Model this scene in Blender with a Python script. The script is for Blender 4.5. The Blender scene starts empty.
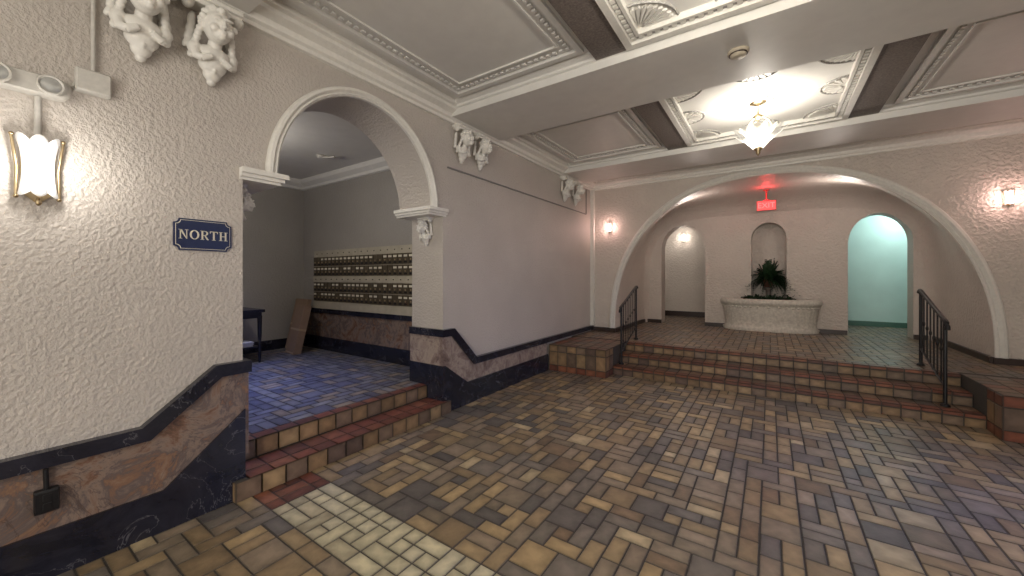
import bpy, math, random
from mathutils import Vector, Matrix
random.seed(7)
S = bpy.context.scene
try:
    S.view_settings.view_transform = 'Standard'
except Exception: pass

# ------------------------------------------------------------ materials
def new_mat(name):
    m = bpy.data.materials.new(name); m.use_nodes = True
    nt = m.node_tree; b = nt.nodes['Principled BSDF']
    return m, nt, b
def N(nt, t, **kw):
    n = nt.nodes.new(t)
    for k, v in kw.items():
        if k in n.inputs: n.inputs[k].default_value = v
        else: setattr(n, k, v)
    return n
def simple(name, col, rough=.5, metal=0, emis=None, es=0, bump=0, bscale=40, var=.08, clear=0):
    m, nt, b = new_mat(name)
    b.inputs['Roughness'].default_value = rough
    b.inputs['Metallic'].default_value = metal
    tc = N(nt, 'ShaderNodeTexCoord')
    nz = N(nt, 'ShaderNodeTexNoise', Scale=bscale, Detail=3)
    nt.links.new(tc.outputs['Object'], nz.inputs['Vector'])
    rp = N(nt, 'ShaderNodeValToRGB')
    rp.color_ramp.elements[0].position = .3; rp.color_ramp.elements[1].position = .7
    rp.color_ramp.elements[0].color = (*[c*(1-var) for c in col], 1)
    rp.color_ramp.elements[1].color = (*[min(1, c*(1+var)) for c in col], 1)
    nt.links.new(nz.outputs['Fac'], rp.inputs['Fac'])
    nt.links.new(rp.outputs['Color'], b.inputs['Base Color'])
    if emis:
        b.inputs['Emission Color'].default_value = (*emis, 1); b.inputs['Emission Strength'].default_value = es
    if bump:
        bp = N(nt, 'ShaderNodeBump', Strength=bump, Distance=.01)
        nt.links.new(nz.outputs['Fac'], bp.inputs['Height']); nt.links.new(bp.outputs['Normal'], b.inputs['Normal'])
    if clear:   # thin frosted glass letting part of the light straight through
        tr = N(nt, 'ShaderNodeBsdfTransparent'); mx = N(nt, 'ShaderNodeMixShader'); mx.inputs[0].default_value = clear
        out = nt.nodes['Material Output']
        nt.links.new(b.outputs[0], mx.inputs[1]); nt.links.new(tr.outputs[0], mx.inputs[2]); nt.links.new(mx.outputs[0], out.inputs['Surface'])
    return m
def stucco(name, col, strength=.42, scale=44, dist=.012, rough=.42):
    m, nt, b = new_mat(name)
    b.inputs['Roughness'].default_value = rough
    tc = N(nt, 'ShaderNodeTexCoord')
    n1 = N(nt, 'ShaderNodeTexNoise', Scale=scale, Detail=3.0, Roughness=.55, Distortion=.0)
    n2 = N(nt, 'ShaderNodeTexNoise', Scale=1.3, Detail=3)
    for n in (n1, n2): nt.links.new(tc.outputs['Object'], n.inputs['Vector'])
    r = N(nt, 'ShaderNodeValToRGB'); r.color_ramp.elements[0].position = .34; r.color_ramp.elements[1].position = .70
    r.color_ramp.interpolation = 'EASE'
    nt.links.new(n1.outputs['Fac'], r.inputs['Fac'])
    bp = N(nt, 'ShaderNodeBump', Strength=strength, Distance=dist)
    nt.links.new(r.outputs['Color'], bp.inputs['Height']); nt.links.new(bp.outputs['Normal'], b.inputs['Normal'])
    c = N(nt, 'ShaderNodeValToRGB')
    c.color_ramp.elements[0].position = .3; c.color_ramp.elements[1].position = .7
    c.color_ramp.elements[0].color = (*[x*.92 for x in col], 1); c.color_ramp.elements[1].color = (*[x*1.05 for x in col], 1)
    nt.links.new(n2.outputs['Fac'], c.inputs['Fac']); nt.links.new(c.outputs['Color'], b.inputs['Base Color'])
    return m
def marble(name, stops, scale=4, rough=.18, vein=None, vs=.8, vw=.012):
    m, nt, b = new_mat(name)
    b.inputs['Roughness'].default_value = rough
    tc = N(nt, 'ShaderNodeTexCoord')
    nz = N(nt, 'ShaderNodeTexNoise', Scale=scale, Detail=10, Roughness=.72, Distortion=.8)
    nt.links.new(tc.outputs['Object'], nz.inputs['Vector'])
    r = N(nt, 'ShaderNodeValToRGB'); e = r.color_ramp.elements
    e[0].position = stops[0][0]; e[0].color = (*stops[0][1], 1)
    e[1].position = stops[-1][0]; e[1].color = (*stops[-1][1], 1)
    for p, c in stops[1:-1]:
        x = e.new(p); x.color = (*c, 1)
    nt.links.new(nz.outputs['Fac'], r.inputs['Fac'])
    out = r.outputs['Color']
    if vein:
        n2 = N(nt, 'ShaderNodeTexNoise', Scale=scale*.7, Detail=6, Roughness=.6, Distortion=1.5)
        nt.links.new(tc.outputs['Object'], n2.inputs['Vector'])
        a = N(nt, 'ShaderNodeMath', operation='SUBTRACT'); a.inputs[1].default_value = .5
        ab = N(nt, 'ShaderNodeMath', operation='ABSOLUTE')
        mr = N(nt, 'ShaderNodeMapRange'); mr.inputs['From Min'].default_value = 0; mr.inputs['From Max'].default_value = vw
        mr.inputs['To Min'].default_value = vs; mr.inputs['To Max'].default_value = 0
        nt.links.new(n2.outputs['Fac'], a.inputs[0]); nt.links.new(a.outputs[0], ab.inputs[0]); nt.links.new(ab.outputs[0], mr.inputs['Value'])
        mx = N(nt, 'ShaderNodeMixRGB'); mx.inputs['Color2'].default_value = (*vein, 1)
        nt.links.new(mr.outputs[0], mx.inputs['Fac']); nt.links.new(out, mx.inputs['Color1'])
        out = mx.outputs['Color']
    nt.links.new(out, b.inputs['Base Color'])
    return m
def tile_mat():
    m, nt, b = new_mat('glazed_quarry_tile')
    at = N(nt, 'ShaderNodeAttribute'); at.attribute_name = 'Col'
    uv = N(nt, 'ShaderNodeUVMap')
    sp = N(nt, 'ShaderNodeSeparateXYZ'); nt.links.new(uv.outputs[0], sp.inputs[0])
    ds = []
    for o in ('X', 'Y'):
        a = N(nt, 'ShaderNodeMath', operation='SUBTRACT'); a.inputs[1].default_value = .5
        c = N(nt, 'ShaderNodeMath', operation='ABSOLUTE')
        nt.links.new(sp.outputs[o], a.inputs[0]); nt.links.new(a.outputs[0], c.inputs[0]); ds.append(c)
    mxm = N(nt, 'ShaderNodeMath', operation='MAXIMUM')
    nt.links.new(ds[0].outputs[0], mxm.inputs[0]); nt.links.new(ds[1].outputs[0], mxm.inputs[1])
    tc = N(nt, 'ShaderNodeTexCoord')
    nz = N(nt, 'ShaderNodeTexNoise', Scale=16, Detail=5); nt.links.new(tc.outputs['Object'], nz.inputs['Vector'])
    ad = N(nt, 'ShaderNodeMath', operation='MULTIPLY_ADD'); ad.inputs[1].default_value = .9
    nt.links.new(nz.outputs['Fac'], ad.inputs[0]); nt.links.new(mxm.outputs[0], ad.inputs[2])
    mr = N(nt, 'ShaderNodeMapRange'); mr.inputs['From Min'].default_value = .5; mr.inputs['From Max'].default_value = 1.1
    mr.inputs['To Min'].default_value = 1.15; mr.inputs['To Max'].default_value = .6
    nt.links.new(ad.outputs[0], mr.inputs['Value'])
    mu = N(nt, 'ShaderNodeVectorMath', operation='SCALE')
    nt.links.new(at.outputs['Color'], mu.inputs[0]); nt.links.new(mr.outputs[0], mu.inputs['Scale'])
    nt.links.new(mu.outputs[0], b.inputs['Base Color'])
    b.inputs['Roughness'].default_value = .38
    b.inputs['Specular IOR Level'].default_value = .45
    n2 = N(nt, 'ShaderNodeTexNoise', Scale=45, Detail=2); nt.links.new(tc.outputs['Object'], n2.inputs['Vector'])
    bp = N(nt, 'ShaderNodeBump', Strength=.4, Distance=.004)
    nt.links.new(n2.outputs['Fac'], bp.inputs['Height']); nt.links.new(bp.outputs['Normal'], b.inputs['Normal'])
    return m

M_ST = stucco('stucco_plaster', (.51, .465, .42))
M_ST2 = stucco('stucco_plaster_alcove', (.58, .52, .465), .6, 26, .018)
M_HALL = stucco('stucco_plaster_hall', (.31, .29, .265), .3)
M_CEIL = simple('ceiling_paint', (.68, .665, .63), .5, bscale=8, var=.03)
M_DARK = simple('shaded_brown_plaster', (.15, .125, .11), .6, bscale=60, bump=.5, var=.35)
M_WHITE = simple('plaster_white', (.70, .68, .63), .4, bscale=30, var=.05)
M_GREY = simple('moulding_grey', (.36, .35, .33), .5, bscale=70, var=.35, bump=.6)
M_BLK = marble('black_marble', [(.35, (.006, .007, .014)), (.7, (.026, .026, .04))], 3, .16, vein=(.2, .2, .22), vs=.5, vw=.006)
M_MAR = marble('rust_marble', [(.28, (.06, .04, .035)), (.40, (.17, .095, .065)), (.47, (.24, .175, .14)), (.54, (.12, .095, .09)), (.60, (.22, .125, .08)), (.72, (.29, .225, .175))], 3.6, .22, vein=(.06, .04, .04), vs=.6)
M_MAR2 = marble('mauve_marble', [(.3, (.09, .06, .05)), (.45, (.23, .17, .145)), (.55, (.35, .285, .235)), (.7, (.17, .11, .09))], 3.6, .22, vein=(.1, .06, .06), vs=.6)
M_TILE = tile_mat()
M_GROUT = simple('grout', (.055, .048, .042), .85)
M_IRON = simple('wrought_iron', (.012, .012, .014), .4, .3)
M_BRASS = simple('aged_brass', (.42, .33, .2), .38, 1)
M_PLAS = simple('white_plastic', (.50, .48, .44), .4)
M_GLASSL = simple('frosted_glass_lit', (.80, .79, .76), .3, emis=(1, .96, .9), es=.42)
M_GLASSD = simple('frosted_glass', (.85, .85, .78), .25, emis=(1, .95, .84), es=.38, clear=.45)
M_NAVY = simple('navy_enamel', (.010, .018, .06), .35)
M_CREAMP = simple('cream_paint', (.66, .61, .48), .4)
M_BASEB = simple('dark_baseboard', (.03, .016, .012), .35)

# ------------------------------------------------------------ builder
class MB:
    def __init__(s): s.v = []; s.f = []; s.m = []; s.c = []; s.uv = []; s.sm = []
    def face(s, pts, mat=0, col=(1, 1, 1), uv=None, smooth=False):
        i = len(s.v); s.v += [tuple(p) for p in pts]; s.f.append(tuple(range(i, i+len(pts))))
        s.m.append(mat); s.c.append(col); s.uv.append(uv or [(0, 0)]*len(pts)); s.sm.append(smooth)
    def grid(s, rows, mat=0, closeu=False, closev=False, smooth=True):
        i = len(s.v); nr = len(rows); nc = len(rows[0])
        for r in rows: s.v += [tuple(p) for p in r]
        for a in range(nr if closev else nr-1):
            for b in range(nc if closeu else nc-1):
                a2 = (a+1) % nr; b2 = (b+1) % nc
                s.f.append((i+a*nc+b, i+a*nc+b2, i+a2*nc+b2, i+a2*nc+b)); s.m.append(mat); s.c.append((1, 1, 1)); s.uv.append([(0, 0)]*4); s.sm.append(smooth)
    def box(s, x0, x1, y0, y1, z0, z1, mat=0):
        x0, x1 = min(x0, x1), max(x0, x1); y0, y1 = min(y0, y1), max(y0, y1)
        P = [(x, y, z) for x in (x0, x1) for y in (y0, y1) for z in (z0, z1)]
        for q in ((0, 1, 3, 2), (4, 6, 7, 5), (0, 4, 5, 1), (2, 3, 7, 6), (0, 2, 6, 4), (1, 5, 7, 3)):
            s.face([P[k] for k in q], mat)
    def prism(s, pts, mp, a0, a1, mat=0):
        A = [mp(p, a0) for p in pts]; B = [mp(p, a1) for p in pts]
        s.face(A, mat); s.face(B[::-1], mat)
        n = len(pts)
        for i in range(n):
            j = (i+1) % n; s.face([A[i], B[i], B[j], A[j]], mat)
    def tube(s, pts, r, mat=0, seg=10, rs=None):
        pts = [Vector(p) for p in pts]; rows = []
        for i, p in enumerate(pts):
            d = (pts[min(i+1, len(pts)-1)]-pts[max(i-1, 0)]).normalized()
            up = Vector((0, 0, 1)) if abs(d.z) < .9 else Vector((1, 0, 0))
            a = d.cross(up).normalized(); b = d.cross(a)
            rr = rs[i] if rs else r
            rows.append([p+(a*math.cos(t)+b*math.sin(t))*rr for t in [2*math.pi*k/seg for k in range(seg)]])
        s.grid(rows, mat, closeu=True)
        s.face(rows[0], mat); s.face(rows[-1][::-1], mat)
    def lathe(s, prof, c, mat=0, seg=24, fn=None):
        rows = []
        for r, z in prof:
            rows.append([(c[0]+(fn(r, z, t) if fn else r)*math.cos(t), c[1]+(fn(r, z, t) if fn else r)*math.sin(t), c[2]+z) for t in [2*math.pi*k/seg for k in range(seg)]])
        s.grid(rows, mat, closeu=True)
    def sph(s, c, r, mat=0, nu=12, nv=8, rot=None):
        if not hasattr(r, '__len__'): r = (r, r, r)
        rows = []
        for i in range(nv+1):
            p = math.pi*i/nv
            row = []
            for k in range(nu):
                t = 2*math.pi*k/nu
                q = Vector((r[0]*math.sin(p)*math.cos(t), r[1]*math.sin(p)*math.sin(t), r[2]*math.cos(p)))
                if rot: q = rot @ q
                row.append(Vector(c)+q)
            rows.append(row)
        s.grid(rows, mat, closeu=True)
    def build(s, name, mats, parent=None, loc=None):
        me = bpy.data.meshes.new(name); me.from_pydata(s.v, [], s.f)
        for m in mats: me.materials.append(m)
        me.polygons.foreach_set('material_index', s.m)
        me.polygons.foreach_set('use_smooth', s.sm)
        ca = me.color_attributes.new('Col', 'FLOAT_COLOR', 'CORNER'); uvl = me.uv_layers.new(name='UVMap')
        cd = []; ud = []
        for f, c, u in zip(s.f, s.c, s.uv):
            for k in range(len(f)): cd += [c[0], c[1], c[2], 1]; ud += [u[k][0], u[k][1]]
        ca.data.foreach_set('color', cd); uvl.data.foreach_set('uv', ud)
        me.update()
        o = bpy.data.objects.new(name, me); S.collection.objects.link(o)
        if parent: o.parent = parent
        if loc: o.location = loc
        return o
def empty(name, loc=(0, 0, 0)):
    e = bpy.data.objects.new(name, None); S.collection.objects.link(e); e.location = loc; return e
def plight(name, loc, power, col, r=.05, parent=None):
    l = bpy.data.lights.new(name, 'POINT'); l.energy = power; l.color = col; l.shadow_soft_size = r
    o = bpy.data.objects.new(name, l); S.collection.objects.link(o); o.location = loc
    if parent:
        o.parent = parent; o.location = Vector(loc)-Vector(parent.location)
    return o
def alight(name, loc, rot, sx, sy, power, col, spread=None):
    l = bpy.data.lights.new(name, 'AREA'); l.energy = power; l.color = col; l.shape = 'RECTANGLE'; l.size = sx; l.size_y = sy
    if spread: l.spread = math.radians(spread)
    o = bpy.data.objects.new(name, l); S.collection.objects.link(o); o.location = loc; o.rotation_euler = rot
    return o

# ------------------------------------------------------------ tiles
PAL = [((.37, .265, .14), 3), ((.31, .225, .125), 4), ((.26, .185, .105), 4.5), ((.21, .165, .115), 4), ((.165, .14, .115), 4.5), ((.12, .105, .095), 3.5), ((.26, .20, .14), 4), ((.42, .33, .2), 1.2), ((.19, .13, .08), 2)]
RED = [((.17, .055, .032), 3), ((.12, .045, .03), 2), ((.20, .075, .04), 2)]
CREAM = [((.48, .43, .29), 3), ((.42, .365, .245), 2), ((.53, .48, .34), 2)]
OCH = [((.25, .16, .085), 3), ((.20, .13, .07), 3), ((.16, .11, .075), 3), ((.30, .205, .11), 1.2), ((.12, .08, .06), 1.5)]
BRN = [((.16, .10, .065), 3), ((.12, .075, .05), 3), ((.2, .13, .085), 2), ((.12, .10, .085), 2)]
def pick(pal):
    c = random.choices([p[0] for p in pal], [p[1] for p in pal])[0]; k = random.uniform(.82, 1.2)
    return tuple(x*k for x in c)
def tile(mb, O, U, V, Nn, a0, a1, b0, b1, col, gap=.004, lift=.004, bev=.003):
    O, U, V, Nn = map(Vector, (O, U, V, Nn))
    P = lambda a, b, h: O+U*a+V*b+Nn*h
    a0 += gap; a1 -= gap; b0 += gap; b1 -= gap
    o = [P(a0, b0, 0), P(a1, b0, 0), P(a1, b1, 0), P(a0, b1, 0)]
    t = [P(a0+bev, b0+bev, lift), P(a1-bev, b0+bev, lift), P(a1-bev, b1-bev, lift), P(a0+bev, b1-bev, lift)]
    uv = [(0, 0), (1, 0), (1, 1), (0, 1)]
    mb.face(t, 1, col, uv)
    for i in range(4):
        j = (i+1) % 4; mb.face([o[i], o[j], t[j], t[i]], 1, tuple(c*.6 for c in col), [uv[i], uv[j], uv[j], uv[i]])
def patch_rows(mb, O, U, V, Nn, la, lb, ta, tb, pal):
    na = max(1, round(la/ta)); nb = max(1, round(lb/tb)); ta = la/na; tb = lb/nb
    for j in range(nb):
        for i in range(na): tile(mb, O, U, V, Nn, i*ta, (i+1)*ta, j*tb, (j+1)*tb, pick(pal))
def patch_random(mb, x0, y0, nx, ny, u, z, pal, regions=()):
    occ = [[False]*ny for _ in range(nx)]
    def reg(i, j):
        cx = x0+(i+.5)*u; cy = y0+(j+.5)*u
        for k, (a, b, c, d, p) in enumerate(regions):
            if a < cx < b and c < cy < d: return k
        return -1
    for j in range(ny):
        for i in range(nx):
            if occ[i][j]: continue
            R = reg(i, j)
            opts = [(2, 1), (1, 2), (2, 2), (1, 1)]; w = [5, 5, 2.0, .6]
            if R >= 0: w = [2, 2, 0, 4]
            random.seed(i*7919+j*104729+13)
            order = []
            oo = list(zip(opts, w))
            while oo:
                k = random.choices(range(len(oo)), [q[1]+1e-6 for q in oo])[0]; order.append(oo.pop(k)[0])
            for a, b in order:
                ok = True
                for p in range(a):
                    for q in range(b):
                        if i+p >= nx or j+q >= ny or occ[i+p][j+q] or reg(i+p, j+q) != R: ok = False
                if ok: break
            else: a, b = 1, 1
            for p in range(a):
                for q in range(b): occ[i+p][j+q] = True
            pl = regions[R][4] if R >= 0 else pal
            if pl is None: continue
            tile(mb, (x0, y0, z), (1, 0, 0), (0, 1, 0), (0, 0, 1), i*u, (i+a)*u, j*u, (j+b)*u, pick(pl))
    random.seed(5)

# main lobby floor
mb = MB(); mb.box(-3.1, 2.9, -3.1, 5.75, -.12, 0, 0)
patch_random(mb, -3.05, -3.05, 59, 88, .1, 0.0, PAL, [(-2.96, -2.65, 1.14, 1.56, RED), (-2.65, .5, 1.14, 1.56, CREAM)])
mb.build('floor', [M_GROUT, M_TILE])

# left hall floor
mb = MB(); mb.box(-7.0, -3.22, -.3, 3.6, .14, .28, 0)
patch_random(mb, -6.92, -.2, 36, 38, .1, .28, [((.15, .15, .16), 4), ((.2, .19, .17), 4), ((.11, .11, .13), 3), ((.26, .2, .13), 2)])
mb.build('floor_hall', [M_GROUT, M_TILE])
# north steps
mb = MB()
mb.box(-3.5, -2.92, 1.125, 3.045, .0, .135, 0); mb.box(-2.995, -2.92, 1.05, 3.10, 0, .135, 0)
mb.box(-3.5, -3.22, 1.125, 3.045, .135, .275, 0)
patch_rows(mb, (-2.92, 1.05, 0), (0, 1, 0), (0, 0, 1), (1, 0, 0), 2.05, .135, .16, .135, OCH)
patch_rows(mb, (-3.0, 1.05, 0), (1, 0, 0), (0, 0, 1), (0, -1, 0), .08, .135, .08, .135, OCH)
patch_rows(mb, (-3.04, 1.13, .135), (1, 0, 0), (0, 1, 0), (0, 0, 1), .125, 1.915, .125, .16, RED)
patch_rows(mb, (-3.21, 1.13, .135), (1, 0, 0), (0, 1, 0), (0, 0, 1), .17, 1.915, .17, .16, RED)
patch_rows(mb, (-3.22, 1.13, .14), (0, 1, 0), (0, 0, 1), (1, 0, 0), 1.915, .135, .16, .135, OCH)
patch_rows(mb, (-3.37, 1.13, .277), (1, 0, 0), (0, 1, 0), (0, 0, 1), .155, 1.915, .155, .16, RED)
mb.build('steps_hall', [M_GROUT, M_TILE])

# main stairs + platform
mb = MB()
X0, X1 = -1.995, 1.755
for k, y in enumerate((5.7, 6.0, 6.3)):
    z = .14*k
    mb.box(X0, X1, y, (6.02, 6.32, 6.345)[k], z-.0, z+.136, 0)
    patch_rows(mb, (X0, y, z), (1, 0, 0), (0, 0, 1), (0, -1, 0), X1-X0, .095, .15, .095, OCH)
    patch_rows(mb, (X0, y-.008, z+.098), (1, 0, 0), (0, 0, 1), (0, -1, 0), X1-X0, .040, .15, .04, RED)
    patch_rows(mb, (X0, y-.01, z+.136), (1, 0, 0), (0, 1, 0), (0, 0, 1), X1-X0, .12, .15, .12, RED)
    if k < 2: patch_rows(mb, (X0, y+.11, z+.136), (1, 0, 0), (0, 1, 0), (0, 0, 1), X1-X0, .19, .15, .19, BRN)
mb.build('stairs', [M_GROUT, M_TILE])
mb = MB()
mb.box(-3.0, 2.8, 6.35, 11.6, .2, .416, 0)
patch_random(mb, -3.0, 6.41, 58, 51, .1, .416, [((.26, .18, .11), 3), ((.20, .15, .11), 3), ((.15, .125, .11), 4), ((.18, .11, .075), 2)])
mb.build('floor_platform', [M_GROUT, M_TILE])
for nm, (a, b) in (('stair_cheek_block', (-2.945, -2.0)), ('stair_cheek_block.001', (1.76, 2.785))):
    mb = MB(); mb.box(a, b, 5.4, 6.345, 0, .416, 0)
    for zz, h, p in ((0, .1, RED), (.1, .21, OCH), (.31, .105, RED if a > 0 else OCH)):
        patch_rows(mb, (a, 5.4, zz), (1, 0, 0), (0, 0, 1), (0, -1, 0), b-a, h, .17, h, p)
        if a < -1: patch_rows(mb, (b, 5.4, zz), (0, 1, 0), (0, 0, 1), (1, 0, 0), .3, h, .17, h, p)
        else: patch_rows(mb, (a, 5.4, zz), (0, 1, 0), (0, 0, 1), (-1, 0, 0), .3, h, .17, h, p)
    patch_rows(mb, (a, 5.39, .416), (1, 0, 0), (0, 1, 0), (0, 0, 1), b-a, .95, .16, .16, BRN+RED)
    mb.build(nm, [M_GROUT, M_TILE])

# ------------------------------------------------------------ walls
def arc(cx, a, zs, rz, n=40, ex=2.0):
    out = []
    for i in range(n+1):
        t = math.pi*(1-i/n); c, s_ = math.cos(t), math.sin(t)
        out.append((cx+a*math.copysign(abs(c)**(2/ex), c), zs+rz*abs(s_)**(2/ex)))
    return out
def wall(name, axis, t0, t1, s0, s1, z0, z1, ops, mats):
    mp = (lambda s, z, t: (t, s, z)) if axis == 'x' else (lambda s, z, t: (s, t, z))
    mb = MB()
    cur = s0
    for op in ops:
        prof = op['p']
        l, r = prof[0][0], prof[-1][0]
        sill = prof[0][1]
        for t in (t0, t1):
            mb.face([mp(cur, z0, t), mp(l, z0, t), mp(l, z1, t), mp(cur, z1, t)])
            for (a, za), (b, zb) in zip(prof, prof[1:]):
                if abs(b-a) > 1e-6: mb.face([mp(a, za, t), mp(b, zb, t), mp(b, z1, t), mp(a, z1, t)])
            if sill > z0+1e-4: mb.face([mp(l, z0, t), mp(r, z0, t), mp(r, sill, t), mp(l, sill, t)])
        mb.grid([[mp(s, z, t) for s, z in prof] for t in (t0, t1)], 0, smooth=False)
        if sill > z0+1e-4: mb.face([mp(l, sill, t0), mp(r, sill, t0), mp(r, sill, t1), mp(l, sill, t1)])
        cur = r
    for t in (t0, t1): mb.face([mp(cur, z0, t), mp(s1, z0, t), mp(s1, z1, t), mp(cur, z1, t)])
    mb.face([mp(s0, z1, t0), mp(s1, z1, t0), mp(s1, z1, t1), mp(s0, z1, t1)])
    for s in (s0, s1): mb.face([mp(s, z0, t0), mp(s, z1, t0), mp(s, z1, t1), mp(s, z0, t1)])
    return mb.build(name, mats)
CH = 3.42
profL = [(1.12, 0), (1.12, 2.2)] + arc(2.1, .77, 2.21, .86, 40) + [(3.05, 2.2), (3.05, 0)]
wall('wall_left', 'x', -3.5, -3.0, -3.1, 9.75, 0, CH+.03, [{'p': profL}], [M_ST])
AX, AA, AR, AE = -.10, 2.42, 2.72, 2.25
bigp = arc(AX, AA, .416, AR, 72, AE)
wall('wall_far', 'y', 7.3, 7.32, -3.0, 2.8, .416, CH+.03, [{'p': bigp}], [M_ST2])
# alcove vault : opens out from the arch, coved into the back wall
mb = MB(); rows = []
for y, ex, da, dr in ((7.3, 2.25, 0, 0), (7.5, 2.3, .0, 0), (7.9, 2.7, .0, -.01), (8.3, 3.3, .0, -.02), (8.7, 4.0, 0, -.03), (9.0, 4.6, 0, -.06), (9.2, 5, -.02, -.12), (9.32, 5, -.05, -.20), (9.40, 5, -.12, -.32)):
    rows.append([(s, y, z) for s, z in arc(AX, AA+da, .416, AR+dr, 72, ex)])
mb.grid(rows, 0, smooth=True)
mb.build('wall_alcove_vault', [M_ST2])
def doorp(c, w, spring, top, z0=.416): return [(c-w/2, z0)]+arc(c, w/2, spring, top-spring, 28)+[(c+w/2, z0)]
wall('wall_alcove', 'y', 9.395, 9.75, -3.0, 2.8, .416, 3.45,
     [{'p': doorp(-1.66, .92, 2.15, 2.68)}, {'p': doorp(-.03, .6, 2.28, 2.62, 1.0)}, {'p': doorp(1.63, .86, 2.12, 2.66)}], [M_ST2])
mb = MB(); mb.box(-.6, .55, 9.75, 9.8, .9, 2.8); mb.build('wall_niche', [M_ST2])
mb = MB(); mb.box(2.8, 3.0, -3.1, 9.75, -.1, 3.45); mb.build('wall_right', [M_ST])
mb = MB(); mb.box(-3.5, 3.0, -3.3, -3.1, -.1, 3.45); mb.build('wall_back', [M_ST])
# rooms beyond
M_TEAL = simple('mint_paint', (.50, .66, .63), .6, bscale=3, var=.04)
mb = MB(); mb.box(.1, 3.2, 11.3, 11.4, .4, 3.3); mb.box(3.1, 3.2, 9.75, 11.3, .4, 3.3); mb.build('wall_corridor_right', [M_TEAL])
mb = MB(); mb.box(.15, 3.1, 11.27, 11.3, .42, .53); mb.build('baseboard_corridor_right', [simple('green_baseboard', (.05, .13, .10), .5)])
mb = MB(); mb.box(-4.0, 0, 11.3, 11.4, .4, 3.3); mb.box(0, .1, 9.8, 11.4, .4, 3.3); mb.box(-3.6, -3.5, 9.75, 11.3, .4, 3.3); mb.build('wall_corridor_left', [M_ST2])
mb = MB(); mb.box(-3.45, 0, 11.27, 11.3, .42, .56); mb.build('baseboard_corridor_left', [M_BASEB])
mb = MB(); mb.box(-4.0, 3.2, 9.75, 11.4, 3.0, 3.1); mb.build('ceiling_corridor', [M_CEIL])
# hall
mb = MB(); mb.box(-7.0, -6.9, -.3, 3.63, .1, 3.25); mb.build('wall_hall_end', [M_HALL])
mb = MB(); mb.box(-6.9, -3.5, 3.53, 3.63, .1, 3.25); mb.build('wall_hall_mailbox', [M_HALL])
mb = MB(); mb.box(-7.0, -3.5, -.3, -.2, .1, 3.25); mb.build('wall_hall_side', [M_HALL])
mb = MB(); mb.box(-7.0, -3.5, -.3, 3.63, 3.2, 3.28); mb.build('ceiling_hall', [M_CEIL])
def crown(mb, path, prof, mat=0):
    rows = []
    for o, z in prof: rows.append([(x+nx*o, y+ny*o, z) for x, y, nx, ny in path])
    mb.grid(rows, mat, smooth=False)
mb = MB()
pr = [(0, 3.04), (.03, 3.05), (.04, 3.09), (.1, 3.14), (.12, 3.18), (.12, 3.2)]
crown(mb, [(-6.9, 3.53, 0, -1), (-3.5, 3.53, 0, -1)], pr); crown(mb, [(-6.9, -.2, 1, 0), (-6.9, 3.53, 1, 0)], pr)
mb.build('trim_hall_crown', [M_CEIL])

# ------------------------------------------------------------ ceiling
mb = MB()
mb.box(-3.2, 3.0, -3.2, 7.35, CH, CH+.1, 0)
BZ = 3.29
beams = [(.2, 1.13), (3.13, 4.03), (5.93, 6.75), (-2.7, -1.8)]
for a, b in beams:
    mb.box(-3, 2.8, a, b, BZ, CH, 0)
    for y, d in ((a, -1), (b, 1)):
        crown(mb, [(-3, y, 0, d), (2.8, y, 0, d)], [(0, 3.36), (.025, 3.37), (.03, 3.39), (.07, 3.405), (.08, CH)])
bays = [(1.13, 3.13), (4.03, 5.93), (-1.8, .2)]
SX = [(-1.24, -.97), (.75, 1.02)]
def ring(mb, x0, x1, y0, y1, w, z0, z1, mat):
    mb.box(x0, x1, y0, y0+w, z0, z1, mat); mb.box(x0, x1, y1-w, y1, z0, z1, mat)
    mb.box(x0, x0+w, y0+w, y1-w, z0, z1, mat); mb.box(x1-w, x1, y0+w, y1-w, z0, z1, mat)
def beads(mb, x0, x1, y0, y1, z, mat, st=.06, r=.017):
    n = int((x1-x0)/st); m = int((y1-y0)/st)
    L = [(x0+(x1-x0)*i/n, y) for i in range(n+1) for y in (y0, y1)]+[(x, y0+(y1-y0)*i/m) for i in range(1, m) for x in (x0, x1)]
    for x, y in L: mb.box(x-r, x+r, y-r, y+r, z-.014, z, mat)
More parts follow.
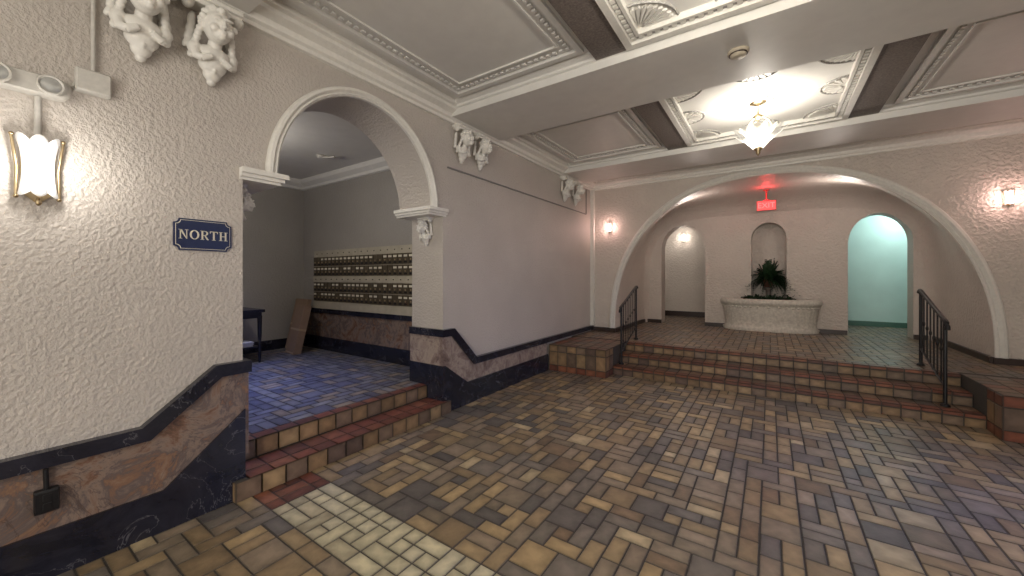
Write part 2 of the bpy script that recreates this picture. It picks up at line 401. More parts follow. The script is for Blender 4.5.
for a, b in bays:
    for s0, s1 in SX:
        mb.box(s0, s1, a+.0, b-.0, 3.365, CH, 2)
    x0, x1 = SX[0][1], SX[1][0]
    ring(mb, x0, x1, a+.03, b-.03, .055, 3.35, CH, 1)
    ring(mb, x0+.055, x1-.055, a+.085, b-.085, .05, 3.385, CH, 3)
    beads(mb, x0+.08, x1-.08, a+.11, b-.11, 3.385, 1)
    ring(mb, x0+.105, x1-.105, a+.135, b-.135, .025, 3.37, CH, 1)
    def fan(cx, cy, a0, a1, R):
        n = 9
        for k in range(n):
            t = math.radians(a0+(a1-a0)*(k+.5)/n); dt = math.radians((a1-a0)/n*.40)
            p = [(cx+.05*math.cos(t), cy+.05*math.sin(t)), (cx+R*.9*math.cos(t-dt), cy+R*.9*math.sin(t-dt)), (cx+R*math.cos(t), cy+R*math.sin(t)), (cx+R*.9*math.cos(t+dt), cy+R*.9*math.sin(t+dt))]
            mb.prism(p, lambda q, z: (q[0], q[1], z), 3.403, CH, 1)
        m = 14
        pts = [(cx+R*1.1*math.cos(math.radians(a0+(a1-a0)*k/m)), cy+R*1.1*math.sin(math.radians(a0+(a1-a0)*k/m)), 3.415) for k in range(m+1)]
        mb.tube(pts, .010, 3, 6)
    u0, u1, v0, v1 = x0+.13, x1-.13, a+.16, b-.16
    fan(u0, v0, 0, 90, .26); fan(u1, v0, 90, 180, .26); fan(u1, v1, 180, 270, .26); fan(u0, v1, 270, 360, .26)
    mx_, my_ = (u0+u1)/2, (v0+v1)/2
    for args in ((u0, my_, -90, 90), (u1, my_, 90, 270), (mx_, v0, 0, 180), (mx_, v1, 180, 360)): fan(*args, .18)
    for k in range(12):
        t = k*math.pi/6
        mb.sph((mx_+.11*math.cos(t), my_+.11*math.sin(t), CH-.004), (.05, .05, .016), 1, 8, 4)
    for p, q in ((-2.82, SX[0][0]), (SX[1][1], 2.7)):
        ring(mb, p+.1, q-.06, a+.14, b-.14, .05, 3.39, CH, 0)
        beads(mb, p+.2, q-.16, a+.24, b-.24, CH-.005, 0, .06, .015)
        ring(mb, p+.26, q-.22, a+.3, b-.3, .02, 3.405, CH, 0)
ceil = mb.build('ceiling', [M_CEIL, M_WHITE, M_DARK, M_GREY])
mb = MB()
pr = [(0, 3.24), (.03, 3.245), (.035, 3.27), (.06, 3.285), (.075, 3.32), (.13, 3.35), (.14, 3.375), (.17, 3.385), (.18, CH)]
crown(mb, [(-3, -3.1, 1, 0), (-3, 7.3, 1, 0)], pr)
n = 150
for k in range(n):
    y = -1+8.2*k/n; mb.box(-2.985, -2.945, y, y+.028, 3.285, 3.32, 1)
mb.build('trim_crown_left', [M_WHITE, M_CEIL])
mb = MB(); crown(mb, [(-3, 7.3, 0, -1), (2.8, 7.3, 0, -1)], [(o*.8, z) for o, z in pr]); mb.build('trim_crown_far', [M_WHITE])
mb = MB(); crown(mb, [(2.8, -3.1, -1, 0), (2.8, 7.3, -1, 0)], pr); mb.build('trim_crown_right', [M_WHITE])

def band(name, prof, mp, w, sgn, t, mats, cross=None):
    cross = cross or [(0, 0), (0, .03), (.2, .045), (.35, .035), (.6, .055), (.85, .05), (1, .03), (1, 0)]
    mb = MB(); rows = []
    n = len(prof)
    for i, p in enumerate(prof):
        a = Vector(prof[max(i-1, 0)]); b = Vector(prof[min(i+1, n-1)])
        d = (b-a).normalized(); nrm = Vector((-d.y, d.x))
        rows.append([mp(p[0]+nrm.x*w*q, p[1]+nrm.y*w*q, t+sgn*h) for q, h in cross])
    mb.grid(rows, 0, smooth=False)
    mb.face(rows[0]); mb.face(rows[-1][::-1])
    return mb.build(name, mats)
band('trim_arch_left', arc(2.1, .765, 2.25, .82, 48), lambda s, z, t: (t, s, z), .075, 1, -3.0, [M_WHITE])
band('trim_arch_far', arc(AX, AA-.01, .50, AR-.09, 96, AE), lambda s, z, t: (s, t, z), .11, -1, 7.30, [M_WHITE])
for nm, (a, b) in (('trim_impost', (1.10, 1.36)), ('trim_impost.001', (2.84, 3.09))):
    mb = MB()
    for e, z0, z1 in ((0, 2.17, 2.19), (.02, 2.19, 2.215), (.04, 2.215, 2.25)):
        aa, bb = (a, b+e) if a < 2 else (a-e, b)
        mb.box(-3.52, -2.985+e, aa, bb, z0, z1)
    mb.build(nm, [M_WHITE])
mb = MB(); mb.box(-3.0, -2.93, 7.22, 7.3, .53, 3.25); mb.build('trim_corner', [M_WHITE])
mb = MB(); mb.box(-3.0, -2.985, 3.12, 7.0, 2.725, 2.74); mb.box(-3.0, -2.985, 6.99, 7.005, 2.74, 3.22); mb.build('trim_picture_rail', [simple('rail_grey', (.2, .19, .18), .5)])

# ------------------------------------------------------------ wainscot
mpx = lambda p, t: (t, p[0], p[1])
mb = MB()
w = -3.0
y0 = -3.05
mb.prism([(y0, 0), (1.12, 0), (1.12, .60), (.70, .24), (y0, .24)], mpx, w-.0, w+.045, 0)
mb.prism([(y0, .24), (.70, .24), (1.12, .60), (1.12, .86), (1.0, .86), (.64, .56), (y0, .56)], mpx, w, w+.028, 1)
mb.prism([(y0, .56), (.64, .56), (.985, .85), (1.12, .85), (1.12, .93), (.955, .93), (.605, .64), (y0, .64)], mpx, w, w+.055, 0)
mb.box(-3.5, -2.972, 1.12, 1.145, .28, .86, 1); mb.box(-3.5, -2.945, 1.12, 1.155, .85, .93, 0)
mb.build('trim_wainscot_left', [M_BLK, M_MAR])
mb = MB()
ye = 5.385
mb.prism([(3.05, 0), (ye, 0), (ye, .26), (3.42, .26), (3.05, .52)], mpx, w, w+.045, 0)
mb.prism([(3.05, .52), (3.42, .26), (ye, .26), (ye, .45), (3.55, .45), (3.16, .84), (3.05, .84)], mpx, w, w+.028, 1)
mb.prism([(3.05, .84), (3.15, .84), (3.54, .45), (7.28, .45), (7.28, .53), (3.58, .53), (3.19, .92), (3.05, .92)], mpx, w, w+.055, 0)
mb.box(-3.5, -2.972, 3.022, 3.05, .28, .86, 1); mb.box(-3.5, -2.955, 3.012, 3.05, .0, .52, 0)
mb.box(-3.5, -2.945, 3.005, 3.05, .84, .92, 0)
mb.build('trim_wainscot_pier', [M_BLK, M_MAR2])
mb = MB()
mb.box(-6.9, -3.5, 3.485, 3.53, .28, .5, 0); mb.box(-6.9, -3.5, 3.50, 3.53, .5, .9, 1); mb.box(-6.9, -3.5, 3.475, 3.53, .9, .97, 0)
mb.box(-6.9, -6.87, -.2, 3.48, .28, .45, 0)
mb.build('trim_wainscot_hall', [M_BLK, M_MAR])
mb = MB(); mb.box(-3.0, AX-AA+.02, 7.26, 7.3, .42, .50); mb.box(AX+AA-.02, 2.8, 7.26, 7.3, .42, .50); mb.build('baseboard_far', [M_BASEB])
mb = MB()
for x, d in ((AX-AA, 1), (AX+AA, -1)): mb.box(x-.01, x+.05*d, 7.3, 9.4, .42, .50)
mb.box(-2.5, -2.12, 9.36, 9.4, .42, .50); mb.box(-1.2, 1.19, 9.36, 9.4, .42, .50); mb.box(2.06, 2.3, 9.36, 9.4, .42, .50)
mb.build('baseboard_alcove', [M_BASEB])

# ------------------------------------------------------------ cherub corbels
def corbel_mesh():
    mb = MB(); R = random.Random(3)
    mb.box(0, .13, -.14, .14, -.03, .0); mb.box(0, .11, -.12, .12, -.055, -.025)
    for sgn in (-1, 1):
        mb.sph((.08, .125*sgn, -.06), (.045, .03, .035)); mb.sph((.11, .13*sgn, -.065), (.025, .018, .018))
    hx, hz = .145, -.175
    mb.sph((hx, 0, hz), (.082, .070, .095), nu=24, nv=16)
    mb.sph((hx+.040, 0, hz-.05), (.045, .047, .045)); mb.sph((hx+.068, 0, hz-.08), (.018, .02, .016))
    mb.sph((hx+.092, 0, hz-.014), (.018, .012, .028)); mb.sph((hx+.099, 0, hz-.031), (.015, .016, .012))
    mb.sph((hx+.080, 0, hz-.053), (.013, .023, .007)); mb.sph((hx+.078, 0, hz-.066), (.013, .018, .007))
    for s_ in (-1, 1):
        mb.sph((hx+.060, .037*s_, hz-.04), (.025, .025, .025))
        mb.sph((hx+.075, .030*s_, hz+.026), (.014, .026, .009)); mb.sph((hx+.070, .030*s_, hz+.003), (.010, .014, .008))
        mb.sph((hx-.005, .073*s_, hz-.012), (.017, .012, .025))
    for k in range(70):
        t = R.uniform(-math.pi, math.pi); p = R.uniform(0, 1.75)
        x = math.sin(p)*math.cos(t); y = math.sin(p)*math.sin(t); z = math.cos(p)
        if x > .45 and z < .62: continue
        mb.sph((hx+.084*x-.004, .079*y, hz+.014+.095*z), R.uniform(.014, .022), nu=8, nv=6)
    for s_ in (-1, 1):
        for k in range(7): mb.sph((hx-.03-.010*k, (.080+.004*k)*s_, hz-.03-.024*k), .020, nu=8, nv=6)
    mb.tube([(.10, 0, -.25), (.085, 0, -.30)], .036)
    mb.sph((.065, 0, -.32), (.065, .095, .055), nu=18, nv=12)
    mb.sph((.060, 0, -.375), (.055, .072, .055), nu=18, nv=12)
    mb.sph((.045, 0, -.425), (.04, .045, .045), nu=18, nv=12)
    for s_ in (-1, 1):
        mb.sph((.07, .092*s_, -.31), (.040, .036, .040))
        mb.tube([(.075, .098*s_, -.31), (.10, .090*s_, -.365), (.12, .065*s_, -.375)], .024, rs=[.029, .024, .020])
        mb.tube([(.12, .07*s_, -.375), (.135, .025*s_, -.35)], .017, rs=[.021, .016])
        for k in range(4):
            rot = Matrix.Rotation(s_*(.15+.15*k), 3, 'X')
            mb.sph((.03, s_*(.095+.004*k), -.13-.045*k), (.02, .022, .05), rot=rot, nu=10, nv=8)
    for k in range(7):
        t = k/6; y = -.055+.11*t
        mb.tube([(.10-.5*abs(y), y*1.0, -.36), (.095-.5*abs(y), y*.75, -.41), (.05, y*.35, -.46)], .02, rs=[.012, .013, .008], seg=8)
    mb.sph((.035, 0, -.47), (.028, .024, .022))
    me_o = mb.build('corbel_src', [M_WHITE]); me = me_o.data
    me.name = 'cherub_corbel_mesh'
    bpy.data.objects.remove(me_o)
    return me
CM = corbel_mesh()
def corbel(loc, rz, sc=1.0, name='cherub_corbel'):
    o = bpy.data.objects.new(name, CM); S.collection.objects.link(o)
    o.location = loc; o.rotation_euler = (0, 0, rz); o.scale = (sc,)*3
    md = o.modifiers.new('remesh', 'REMESH'); md.mode = 'VOXEL'; md.voxel_size = .0045; md.use_smooth_shade = True
for y in (.60, .93, 3.32, 3.66, 6.0, 6.45): corbel((-3.0, y, 3.235), 0, .86 if y > 2 else 1.04)
corbel((-3.23, 3.05, 2.17), -math.pi/2, .66); corbel((-3.23, 1.12, 2.17), math.pi/2, .66)

# ------------------------------------------------------------ fixtures
def sconce(name, loc, rz, lit, power, col):
    e = empty(name, loc); e.rotation_euler = (0, 0, rz)
    mb = MB()
    hp = [(-.05, -.15), (-.065, 0), (-.05, .15), (0, .2), (.05, .15), (.065, 0), (.05, -.15), (0, -.2)]
    mb.prism(hp, lambda p, t: (t, p[0], p[1]), .0, .012, 0)
    for z in (-.12, .12): mb.tube([(.0, 0, z), (.045, 0, z)], .008, 0)
    for t in (-80, 80):
        c, s_ = math.cos(math.radians(t)), math.sin(math.radians(t))
        mb.tube([(.02+.074*c, .080*s_, -.16), (.02+.072*c, .078*s_, 0), (.02+.088*c, .096*s_, .17)], .007, 0, 8)
        mb.sph((.02+.088*c, .096*s_, .178), .011, 0); mb.sph((.02+.074*c, .080*s_, -.168), .011, 0)
    mb.tube([(.08, 0, -.165), (.05, 0, -.185), (.0, 0, -.165)], .007, 0); mb.sph((.055, 0, -.195), (.013, .013, .02), 0)
    mb.build('bracket', [M_BRASS], parent=e)
    mb = MB()
    for k in range(3):
        a0 = -78+k*52; rows = []
        for j in range(9):
            v = j/8; row = []
            for i in range(7):
                u = i/6; t = math.radians(a0+u*52)
                r = .055+.018*(v-.45)**2*4+.012*math.cos((u-.5)*math.pi)
                top = .15+.035*math.sin(u*math.pi); bot = -.14-.025*math.sin(u*math.pi)
                row.append((.02+r*math.cos(t), r*math.sin(t)*1.05, bot+(top-bot)*v))
            rows.append(row)
        mb.grid(rows, 0)
    g = mb.build('glass_shade', [lit], parent=e)
    md = g.modifiers.new('s', 'SOLIDIFY'); md.thickness = .004
    mb = MB(); mb.sph((.04, 0, -.01), (.02, .02, .05)); mb.build('lamp_bulb', [simple('lamp_bulb', (1, .95, .85), .3, emis=(1, .92, .78), es=6)], parent=e)
    l = bpy.data.lights.new('bulb', 'POINT'); l.energy = power; l.color = col; l.shadow_soft_size = .04
    lo = bpy.data.objects.new('bulb', l); S.collection.objects.link(lo); lo.parent = e; lo.location = (.21, 0, .02)
    return e
sconce('wall_sconce', (-3.0, .235, 2.03), 0, M_GLASSL, 5.5, (1, .95, .88)).scale = (.85,)*3
M_GLP = simple('frosted_glass_pink', (.9, .75, .7), .3, emis=(1, .74, .66), es=1.1)
sconce('wall_sconce', (-2.62, 7.3, 2.47), -math.pi/2, M_GLP, 5, (1, .64, .58)).scale = (.5,)*3
sconce('wall_sconce', (2.42, 7.3, 2.47), -math.pi/2, M_GLP, 5.5, (1, .64, .58)).scale = (.5,)*3
sconce('wall_sconce', (-1.97, 11.3, 2.57), -math.pi/2, M_GLP, 5, (1, .9, .8)).scale = (.6,)*3

def pendant(loc, power):
    e = empty('pendant_light', loc)
    mb = MB()
    mb.lathe([(0, 0), (.085, 0), (.08, -.02), (.045, -.03), (.02, -.045), (0, -.045)], (0, 0, 0), 0, 24)
    mb.tube([(0, 0, -.04), (0, 0, -.55)], .008, 0)
    mb.lathe([(0, -.13), (.02, -.14), (.05, -.165), (.03, -.18), (.012, -.2)], (0, 0, 0), 0, 20)
    for k in range(3):
        t = k*2*math.pi/3+.4; c, s_ = math.cos(t), math.sin(t)
        mb.tube([(.03*c, .03*s_, -.16), (.1*c, .1*s_, -.2), (.14*c, .14*s_, -.27)], .005, 0)
    mb.lathe([(.035, -.50), (.045, -.52), (.02, -.545), (.022, -.56), (.005, -.59), (0, -.6)], (0, 0, 0), 0, 20)
    mb.build('brass_stem', [M_BRASS], parent=e)
    mb = MB()
    for ring_, (sc, zo, nn) in enumerate(((1, 0, 12), (.72, .03, 8))):
        for k in range(nn):
            t0 = 2*math.pi*(k+.5*ring_)/nn; rows = []
            for j in range(9):
                v = j/8; row = []
                r = (.03+.22*v**1.1)*sc; z = -.52+zo+.20*v**.95
                hw = (math.pi/nn)*(.95 if v < .75 else .95-(v-.75)*2.6)
                for i in range(5):
                    u = (i-2)/2
                    t = t0+u*hw
                    rr = r+.016*(1-abs(u))*sc; row.append((rr*math.cos(t), rr*math.sin(t), z+.018*(1-abs(u))*v))
                rows.append(row)
            mb.grid(rows, 0)
    mb.build('glass_petals', [M_GLASSD], parent=e)
    mb = MB()
    for k in range(3):
        t = k*2*math.pi/3; mb.sph((.05*math.cos(t), .05*math.sin(t), -.40), (.022, .022, .035), 0)
    mb.build('lamp_bulbs', [simple('bulb_glass', (1, .95, .85), .3, emis=(1, .93, .8), es=9)], parent=e)
    l = bpy.data.lights.new('bulb', 'POINT'); l.energy = power; l.color = (1, .93, .83); l.shadow_soft_size = .09
    lo = bpy.data.objects.new('bulb', l); S.collection.objects.link(lo); lo.parent = e
    lo.location = (0, 0, -.36)
for y, p in ((2.1, 58), (4.95, 50), (-.8, 36)): pendant((-.11, y, CH-.001), p)

mb = MB(); mb.lathe([(0, 0), (.075, 0), (.075, -.018), (.06, -.022), (.055, -.04), (.03, -.05), (0, -.05)], (-.21, 3.5, BZ), 0, 28)
mb.lathe([(.063, -.02), (.066, -.03), (.052, -.03)], (-.21, 3.5, BZ), 1, 28)
mb.build('smoke_detector', [simple('aged_plastic', (.5, .44, .34), .5), M_BASEB])
mb = MB(); mb.lathe([(0, 0), (.06, 0), (.055, -.03), (.02, -.04), (0, -.04)], (-5.2, 2.9, 3.2), 0, 24); mb.tube([(-5.2, 2.9, 3.17), (-4.95, 2.95, 3.15)], .015, 0)
mb.build('sprinkler_head', [M_PLAS])

# emergency light + junction box
e = empty('emergency_light', (-3.0, .22, 2.44))
def rbox(mb, cx, cy, cz, sx, sy, sz, r, mat=0):
    pts = []
    for q, (a, b) in enumerate(((1, 1), (-1, 1), (-1, -1), (1, -1))):
        seq = []
        for k in range(6):
            t = math.radians(90*q+18*k); seq.append((cy+a*(sy-r)+r*math.cos(t), cz+b*(sz-r)+r*math.sin(t)))
        pts += seq
    mb.prism(pts, lambda p, t: (t, p[0], p[1]), cx, cx+sx*.8, mat)
    pts2 = [((p[0]-cy)*.9+cy, (p[1]-cz)*.85+cz) for p in pts]
    A = [(cx+sx*.8, *p) for p in pts]; B = [(cx+sx, *p) for p in pts2]
    mb.grid([A, B], mat, closeu=True); mb.face(B, mat)
mb2 = MB()
for y in (.05, -.11):
    for (rr, mat) in ((((.0, .05), (.035, .05), (.044, .07), (.046, .095), (.041, .097), (.036, .088)), 0), (((.036, .088), (.02, .094), (0, .096)), 1)):
        rows = []
        for r, x in rr:
            rows.append([(x, y+r*math.cos(t), .0+r*math.sin(t)) for t in [2*math.pi*k/20 for k in range(20)]])
        mb2.grid(rows, mat, closeu=True)
mb3 = MB(); rbox(mb3, 0, -.03, 0, .07, .15, .048, .04); mb3.build('housing', [M_PLAS], parent=e)
mb2.build('lamp_heads', [M_PLAS, simple('lamp_lens', (.38, .38, .36), .15)], parent=e)
mb = MB(); rbox(mb, 0, 0, 0, .05, .065, .06, .008); mb.tube([(.02, 0, .06), (.02, 0, .70)], .009); mb.tube([(.02, -.06, -.02), (.02, -.072, -.05)], .008)
o = mb.build('junction_box', [M_PLAS], loc=(-3.0, .42, 2.53))
mb = MB(); mb.tube([(-2.985, .235, 2.2), (-2.985, .235, 2.39)], .012); mb.build('conduit', [M_PLAS])

# NORTH sign
e = empty('north_sign', (-3.0, .90, 1.765))
def plq(w, h, r):
    pts = []
    for cx, cz, s0 in ((w, h, (0, -1)), (-w, h, (1, 0)), (-w, -h, (0, 1)), (w, -h, (-1, 0))):
        for k in range(7):
            a = math.atan2(s0[1], s0[0])-math.radians(90*k/6)
            pts.append((cx+r*math.cos(a), cz+r*math.sin(a)))
    return pts
mb = MB()
mb.prism(plq(.150, .098, .026), lambda p, t: (t, p[0], p[1]), 0, .012, 0)
mb.prism(plq(.141, .089, .024), lambda p, t: (t, p[0], p[1]), .012, .0135, 1)
mb.prism(plq(.138, .086, .024), lambda p, t: (t, p[0], p[1]), .0135, .0145, 0)
mb.build('plaque', [M_NAVY, M_CREAMP], parent=e)
def letter_strokes():
    s_ = .05
    L = {}
    L['N'] = (.92, [[(.12, 0), (.22, 0), (.22, 1), (.12, 1)], [(.08, 1), (.30, 1), (.80, 0), (.72, 0)], [(.72, 0), (.80, 0), (.80, 1), (.72, 1)],
              [(0, 0), (.34, 0), (.34, s_), (0, s_)], [(0, 1-s_), (.25, 1-s_), (.25, 1), (0, 1)], [(.6, 1-s_), (.92, 1-s_), (.92, 1), (.6, 1)]])
    L['R'] = (.82, [[(.1, 0), (.27, 0), (.27, 1), (.1, 1)], [(0, 0), (.38, 0), (.38, s_), (0, s_)], [(0, 1-s_), (.3, 1-s_), (.3, 1), (0, 1)],
              [(.36, .5), (.5, .5), (.84, 0), (.64, 0)]])
    L['T'] = (.8, [[(.31, 0), (.49, 0), (.49, 1), (.31, 1)], [(0, 1-.08), (.8, 1-.08), (.8, 1), (0, 1)], [(.2, 0), (.6, 0), (.6, s_), (.2, s_)], [(0, .75), (.05, .75), (.09, .95), (0, .95)], [(.8, .75), (.75, .75), (.71, .95), (.8, .95)]])
    L['H'] = (.92, [[(.12, 0), (.29, 0), (.29, 1), (.12, 1)], [(.63, 0), (.80, 0), (.80, 1), (.63, 1)], [(.25, .46), (.7, .46), (.7, .54), (.25, .54)]]
              + [[(a, b), (a+.4, b), (a+.4, b+s_), (a, b+s_)] for a in (0, .52) for b in (0, 1-s_)])
    L['O'] = (.92, [])
    return L
mb = MB(); LT = letter_strokes(); H = .052; gapw = .12
tot = sum(LT[c][0] for c in 'NORTH')+gapw*4; cx = -tot/2
for ch in 'NORTH':
    wch, polys = LT[ch]
    for p in polys: mb.prism([((cx+a)*H, (b-.5)*H*1.1) for a, b in p], lambda q, t: (t, q[0], q[1]), .0145, .0165, 0)
    if ch == 'O':
        n_ = 24
        for k in range(n_):
            a0, a1 = 2*math.pi*k/n_, 2*math.pi*(k+1)/n_
            q = [(.46+.46*math.cos(a0), .5+.51*math.sin(a0)), (.46+.46*math.cos(a1), .5+.51*math.sin(a1)), (.46+.27*math.cos(a1), .5+.43*math.sin(a1)), (.46+.27*math.cos(a0), .5+.43*math.sin(a0))]
            mb.prism([((cx+a)*H, (b-.5)*H*1.1) for a, b in q], lambda q, t: (t, q[0], q[1]), .0145, .0165, 0)
    if ch == 'R':
        n_ = 12
        for k in range(n_):
            a0, a1 = -math.pi/2+math.pi*k/n_, -math.pi/2+math.pi*(k+1)/n_
            q = [(.42+.34*math.cos(a0), .735+.265*math.sin(a0)), (.42+.34*math.cos(a1), .735+.265*math.sin(a1)), (.42+.17*math.cos(a1), .735+.2*math.sin(a1)), (.42+.17*math.cos(a0), .735+.2*math.sin(a0))]
            mb.prism([((cx+a)*H, (b-.5)*H*1.1) for a, b in q], lambda q, t: (t, q[0], q[1]), .0145, .0165, 0)
        for b in (.47, .935): mb.prism([((cx+a)*H, (bb-.5)*H*1.1) for a, bb in ((.25, b), (.43, b), (.43, b+.065), (.25, b+.065))], lambda q, t: (t, q[0], q[1]), .0145, .0165, 0)
    cx += wch+gapw
mb.build('lettering', [M_CREAMP], parent=e)

mb = MB(); rbox(mb, 0, 0, 0, .045, .04, .055, .006); rbox(mb, .045, 0, .02, .004, .014, .018, .004); rbox(mb, .045, 0, -.024, .004, .014, .018, .004)
mb.tube([(.02, 0, .05), (.02, -.003, .155)], .01)
mb.build('outlet_box', [M_IRON], loc=(-2.970, .26, .40))

# exit sign
e = empty('exit_sign', (-.06, 8.35, 2.80))
mb = MB(); mb.box(-.15, .15, -.03, .03, -.09, .09, 0); mb.box(-.05, .05, -.02, .02, .09, .11, 0); mb.tube([(0, 0, .1), (0, 0, .3)], .012, 0)
mb.lathe([(0, .3), (.05, .29), (.05, .28), (0, .28)], (0, 0, 0), 0)
mb.box(-.14, .14, -.033, -.03, -.08, .08, 1)
mb.build('housing', [simple('red_housing', (.35, .04, .04), .4), simple('exit_face', (.7, .08, .08), .4, emis=(1, .10, .10), es=.7)], parent=e)
tx = bpy.data.curves.new('exit_text', 'FONT'); tx.body = 'EXIT'; tx.size = .13; tx.align_x = 'CENTER'; tx.align_y = 'CENTER'; tx.extrude = .001
to = bpy.data.objects.new('lettering', tx); S.collection.objects.link(to); to.parent = e; to.location = (0, -.036, 0); to.rotation_euler = (math.pi/2, 0, 0); tx.materials.append(simple('exit_letter', (.8, .3, .3), .4, emis=(1, .3, .3), es=.5))
plight('glow', (-.06, 8.2, 2.98), 3.4, (1, .05, .06), .03, e)

# fountain basin
mb = MB()
prof = [(1.0, .0), (1.02, .05), (.97, .07), (.94, .10), (.955, .2), (.985, .32), (1.01, .40), (1.0, .44), (1.05, .455), (1.075, .49), (1.07, .53), (1.03, .555), (.93, .555), (.9, .53), (.9, .47)]
rows = []
NA = 72; BW, BD, BH = .80, .40, 1.15
for s_, z in prof:
    row = []
    for k in range(NA+1):
        t = math.pi*k/NA
        rip = 1+(.012*math.cos(t*36) if .1 <= z <= .33 and s_ < 1 else 0)
        cx = math.copysign(abs(math.cos(t))**.75, math.cos(t)); sy = abs(math.sin(t))**.75
        row.append((-.03+BW*s_*rip*cx, 9.36-BD*s_*rip*sy, .421+z*BH))
    rows.append(row)
mb.grid(rows, 0)
mb.face(rows[-1], 1)
for k in range(1, 24):
    t = math.pi*k/24; cx = math.copysign(abs(math.cos(t))**.75, math.cos(t)); sy = abs(math.sin(t))**.75
    mb.sph((-.03+BW*cx, 9.36-BD*sy, .416+.42*BH), (.03, .03, .022), 0, 8, 6)
mb.build('fountain_basin', [simple('basin_stone', (.54, .51, .45), .5, bscale=25, bump=.6, var=.18), simple('soil', (.02, .014, .01), .9)])

# plants
M_LEAF = simple('fern_leaf', (.012, .035, .012), .5, var=.5, bscale=9)
def foliage(name, c, n, L, spread, zr, seed, w=.022, pot=True, ymax=9.72):
    R = random.Random(seed); mb = MB()
    for k in range(n):
        t = R.uniform(0, 2*math.pi); el = R.uniform(*zr); ln = L*R.uniform(.6, 1.1)
        c0 = Vector((c[0]+R.uniform(-1, 1)*spread[0], c[1]+R.uniform(-1, 1)*spread[1], c[2]))
        d = Vector((math.cos(t)*math.cos(el), math.sin(t)*math.cos(el), math.sin(el))); side = Vector((-math.sin(t), math.cos(t), 0))
        pts = []
        for j in range(7):
            v = j/6; pts.append(c0+d*ln*v+Vector((0, 0, -.75*ln*v*v*math.cos(el))))
        rows = []
        for j, p in enumerate(pts):
            v = j/6; ww = w*.5*math.sin(math.pi*min(1, v*.92+.08))
            if p.y > ymax: p.y = ymax
            if p.y > 9.38: p.x = max(-.30, min(.24, p.x))
            rows.append([p-side*ww+Vector((0, 0, .3*ww)), p, p+side*ww+Vector((0, 0, .3*ww))])
        mb.grid(rows, 0)
        for j in range(1, 7):
            for h in (0, .5):
                p = pts[j] if h == 0 else (pts[j]+pts[j-1])/2
                for s_ in (-1, 1):
                    q = p+side*s_*w*2.6*(1-j/9)+d*.03+Vector((0, 0, -.01))
                    if q.y > ymax: q.y = ymax
                    if q.y > 9.38: q.x = max(-.31, min(.25, q.x))
                    mb.face([p, p+d*.016+Vector((0, 0, .003)), q, p+d*-.004+side*s_*w*.8], 0)
    if pot:
        mb.lathe([(0, -.16), (.07, -.16), (.10, -.02), (.115, 0), (.1, 0), (.095, -.03), (0, -.03)], c, 1, 20)
    return mb.build(name, [M_LEAF, simple('terracotta_'+name, (.1, .05, .03), .6)])
foliage('potted_fern', (-.03, 9.46, 1.45), 190, .42, (.06, .05), (-.05, 1.5), 4, w=.026)
foliage('basin_foliage', (-.03, 9.20, 1.055), 170, .12, (.40, .07), (.1, 1.3), 9, .016, pot=False, ymax=9.38)
mb = MB(); mb.lathe([(0, 0), (.12, 0), (.12, .03), (.05, .06), (.045, .22), (.09, .25), (.09, .28), (0, .28)], (-.03, 9.50, 1.005), 0, 20); mb.build('plant_pedestal', [simple('pedestal_stone', (.12, .1, .09), .6)])

def rail(name, x):
    mb = MB()
    P0 = Vector((x, 5.86, 1.04)); P1 = Vector((x, 6.64, 1.33))
    d = P1-P0
    top = [(x, 5.79, .95), (x, 5.80, .99), (x, 5.82, 1.02), tuple(P0), tuple(P1), (x, 6.68, 1.335), (x, 6.71, 1.31)]
    mb.tube(top, .021)
    lo = [(x, 5.86, .34), (x, 6.64, .63)]
    mb.tube(lo, .012)
    def stepz(y): return .421 if y > 6.29 else .281 if y > 5.99 else .141
    for i, y in enumerate((5.86, 6.64)):
        mb.tube([(x, y, stepz(y)), (x, y, P0.z+d.z*i)], .017, seg=8)
        mb.lathe([(0, 0), (.04, 0), (.04, .012), (.02, .03), (0, .03)], (x, y, stepz(y)+.002), 0, 14)
    for k in range(1, 7):
        v = k/7; y = P0.y+d.y*v; zt = P0.z+d.z*v; zb = .34+.29*v
        mb.tube([(x, y, zb), (x, y, zt)], .008, seg=6)
        mb.sph((x, y, (zb+zt)/2), (.014, .014, .03), 0, 8, 6)
    return mb.build(name, [M_IRON])
rail('handrail', -1.92); rail('handrail.001', 1.52)

# mailboxes
e = empty('mailboxes', (-4.9, 3.53, 1.0))
mb = MB()
x0, x1 = -6.46+4.9, -3.62+4.9
mb.box(x0, x1, -.05, -.001, -.025, .94, 0)
RM = random.Random(2)
def mrow(z0, z1):
    n = 26; w_ = (x1-x0)/n
    for k in range(n):
        a = x0+k*w_+.006; b = a+w_-.012
        mb.box(a, b, -.062, -.05, z0, z1, 1)
        h = z1-z0
        if RM.random() < .85: mb.box(a+.015, b-.015, -.067, -.062, z1-.05, z1-.022, 2)
        mb.sph(((a+b)/2, -.066, z0+h*.42), (.014, .008, .014), 3, 8, 6)
        mb.box(a+.02, b-.02, -.066, -.062, z0+.015, z0+.04, 4)
mrow(.68, .83); mrow(.52, .67)
mb.box(x0, x1, -.07, -.05, .42, .51, 0)
mrow(.26, .41); mrow(.10, .25)
mb.box(x0, x1, -.07, -.05, -.025, .09, 0)
for k in range(18):
    mb.box(x0+.08+k*.155, x0+.10+k*.155, -.053, -.05, .88, .895, 4); mb.box(x0+.08+k*.155, x0+.10+k*.155, -.075, -.07, .455, .47, 4)
mb.build('cabinet', [simple('mailbox_cream', (.40, .36, .28), .4, bscale=10, var=.1), simple('mailbox_bronze', (.10, .078, .05), .4, .3), simple('mailbox_label', (.66, .62, .5), .6), M_BRASS, M_IRON], parent=e)

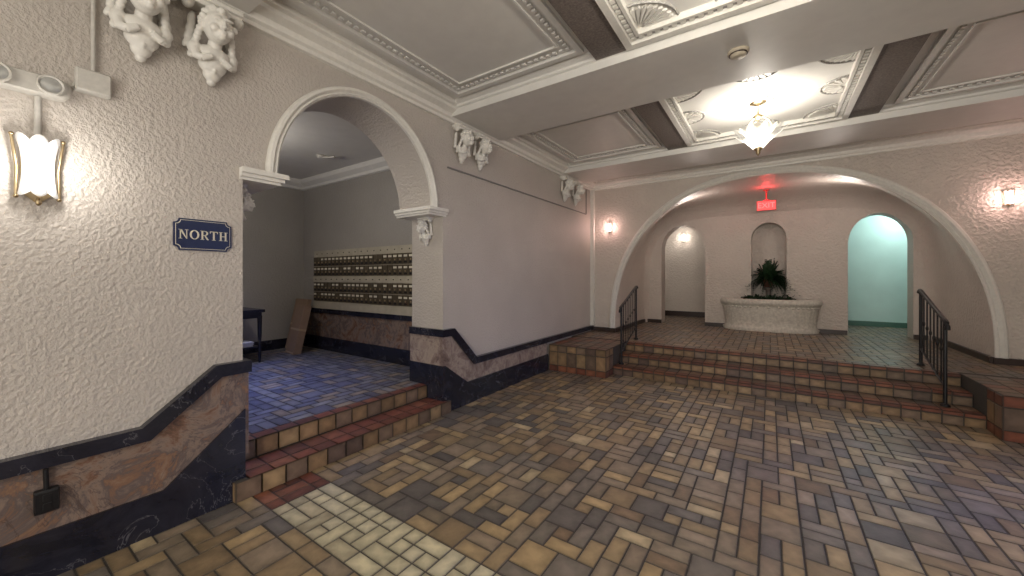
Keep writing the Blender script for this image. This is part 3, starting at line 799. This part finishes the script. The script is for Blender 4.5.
# hall table
mb = MB()
tx0, tx1, ty0, ty1 = -6.75, -5.95, 1.3, 2.5
mb.box(tx0, tx1, ty0, ty1, 1.0, 1.04); mb.box(tx0+.03, tx1-.03, ty0+.03, ty1-.03, .92, 1.0)
for a in (tx0+.05, tx1-.05):
    for b in (ty0+.05, ty1-.05):
        mb.tube([(a, b, .285), (a, b, .40), (a, b, .55), (a, b, .70), (a, b, .95)], .03, rs=[.014, .022, .018, .026, .03], seg=12)
mb.box(tx0+.05, tx1-.05, ty0+.05, ty1-.05, .50, .52)
mb.build('console_table', [simple('black_lacquer', (.012, .012, .02), .25)])
mb = MB()
for k in range(6): mb.box(-6.3+.01*k, -6.03+.008*k, 2.1-.01*(k % 3), 2.38-.01*(k % 2), .521+.012*k, .531+.012*k)
mb.build('stack_of_papers', [simple('paper', (.6, .6, .62), .7)])
for nm, cx, rz, h, wd, yy, dp in (('cardboard_box', -6.62, .0, .86, .40, 3.17, .06), ('cardboard_box.001', -6.32, -.12, .78, .34, 3.0, .11)):
    mb = MB(); mb.box(-wd/2, wd/2, 0, dp, 0, h, 0)
    mb.box(-wd/2-.002, wd/2+.002, -.002, dp+.002, h*.48, h*.52, 1)
    mb.box(-wd/2+.02, wd/2-.02, -.003, 0, h*.0+.01, h*.04, 1)
    mb.box(-.012, .012, .0, dp, h, h+.002, 1)
    o = mb.build(nm, [simple('cardboard_'+nm[-3:], (.25, .165, .11), .8, bscale=6), simple('tape_'+nm[-3:], (.36, .25, .15), .4)])
    o.location = (cx, yy, .287); o.rotation_euler = (-.22, 0, rz)

# ------------------------------------------------------------ lights
alight('entrance_fill', (.6, -2.9, 1.8), (math.radians(94), 0, math.radians(-6)), 4.0, 2.4, 185, (1, .95, .87))  # soft fill added behind the camera, standing in for unseen glass doors
alight('assumed_side_blue_fill', (2.75, 3.6, 1.5), (0, math.radians(60), 0), 1.2, 1.2, 26, (.25, .38, 1), 100)  # assumed off-frame source for the blue floor tint; wall_right is solid, no window
alight('assumed_hall_blue_fill', (-4.9, 1.6, 3.1), (0, 0, 0), 2.4, 1.2, 22, (.20, .30, 1), 70)  # assumed unseen blue source, aimed down at the hall floor; no window there
plight('hall_white_fill', (-5.0, 1.5, 2.85), 34, (1, .93, .84), .12)  # white fill added to light the hall, has no fixture
plight('alcove_fill', (.9, 7.9, 2.75), 15, (1, .88, .80), .15)  # both alcove lights are added fill to brighten the plaster, no fixture there
plight('alcove_fill.001', (-1.2, 7.9, 2.75), 12, (1, .85, .78), .15)
plight('corridor_fill', (2.3, 10.7, 2.8), 30, (.82, 1, .98), .1)  # assumed unseen light for the cyan room beyond the doorway, no fixture
plight('corridor_fill.001', (-2.6, 10.4, 2.6), 10, (1, .93, .85), .1)  # fill added for the left corridor, separate from its sconce
wd = bpy.data.worlds.new('World'); S.world = wd; wd.use_nodes = True
wd.node_tree.nodes['Background'].inputs[0].default_value = (.6, .65, .7, 1); wd.node_tree.nodes['Background'].inputs[1].default_value = .3

# ------------------------------------------------------------ camera
cam = bpy.data.cameras.new('Camera'); co = bpy.data.objects.new('Camera', cam); S.collection.objects.link(co)
co.location = (0, 0, 1.5); co.rotation_euler = (math.radians(90), 0, math.radians(34.2))
cam.sensor_width = 36; cam.lens = 380/1024*36; cam.shift_y = -11/1024; cam.clip_start = .05
S.camera = co
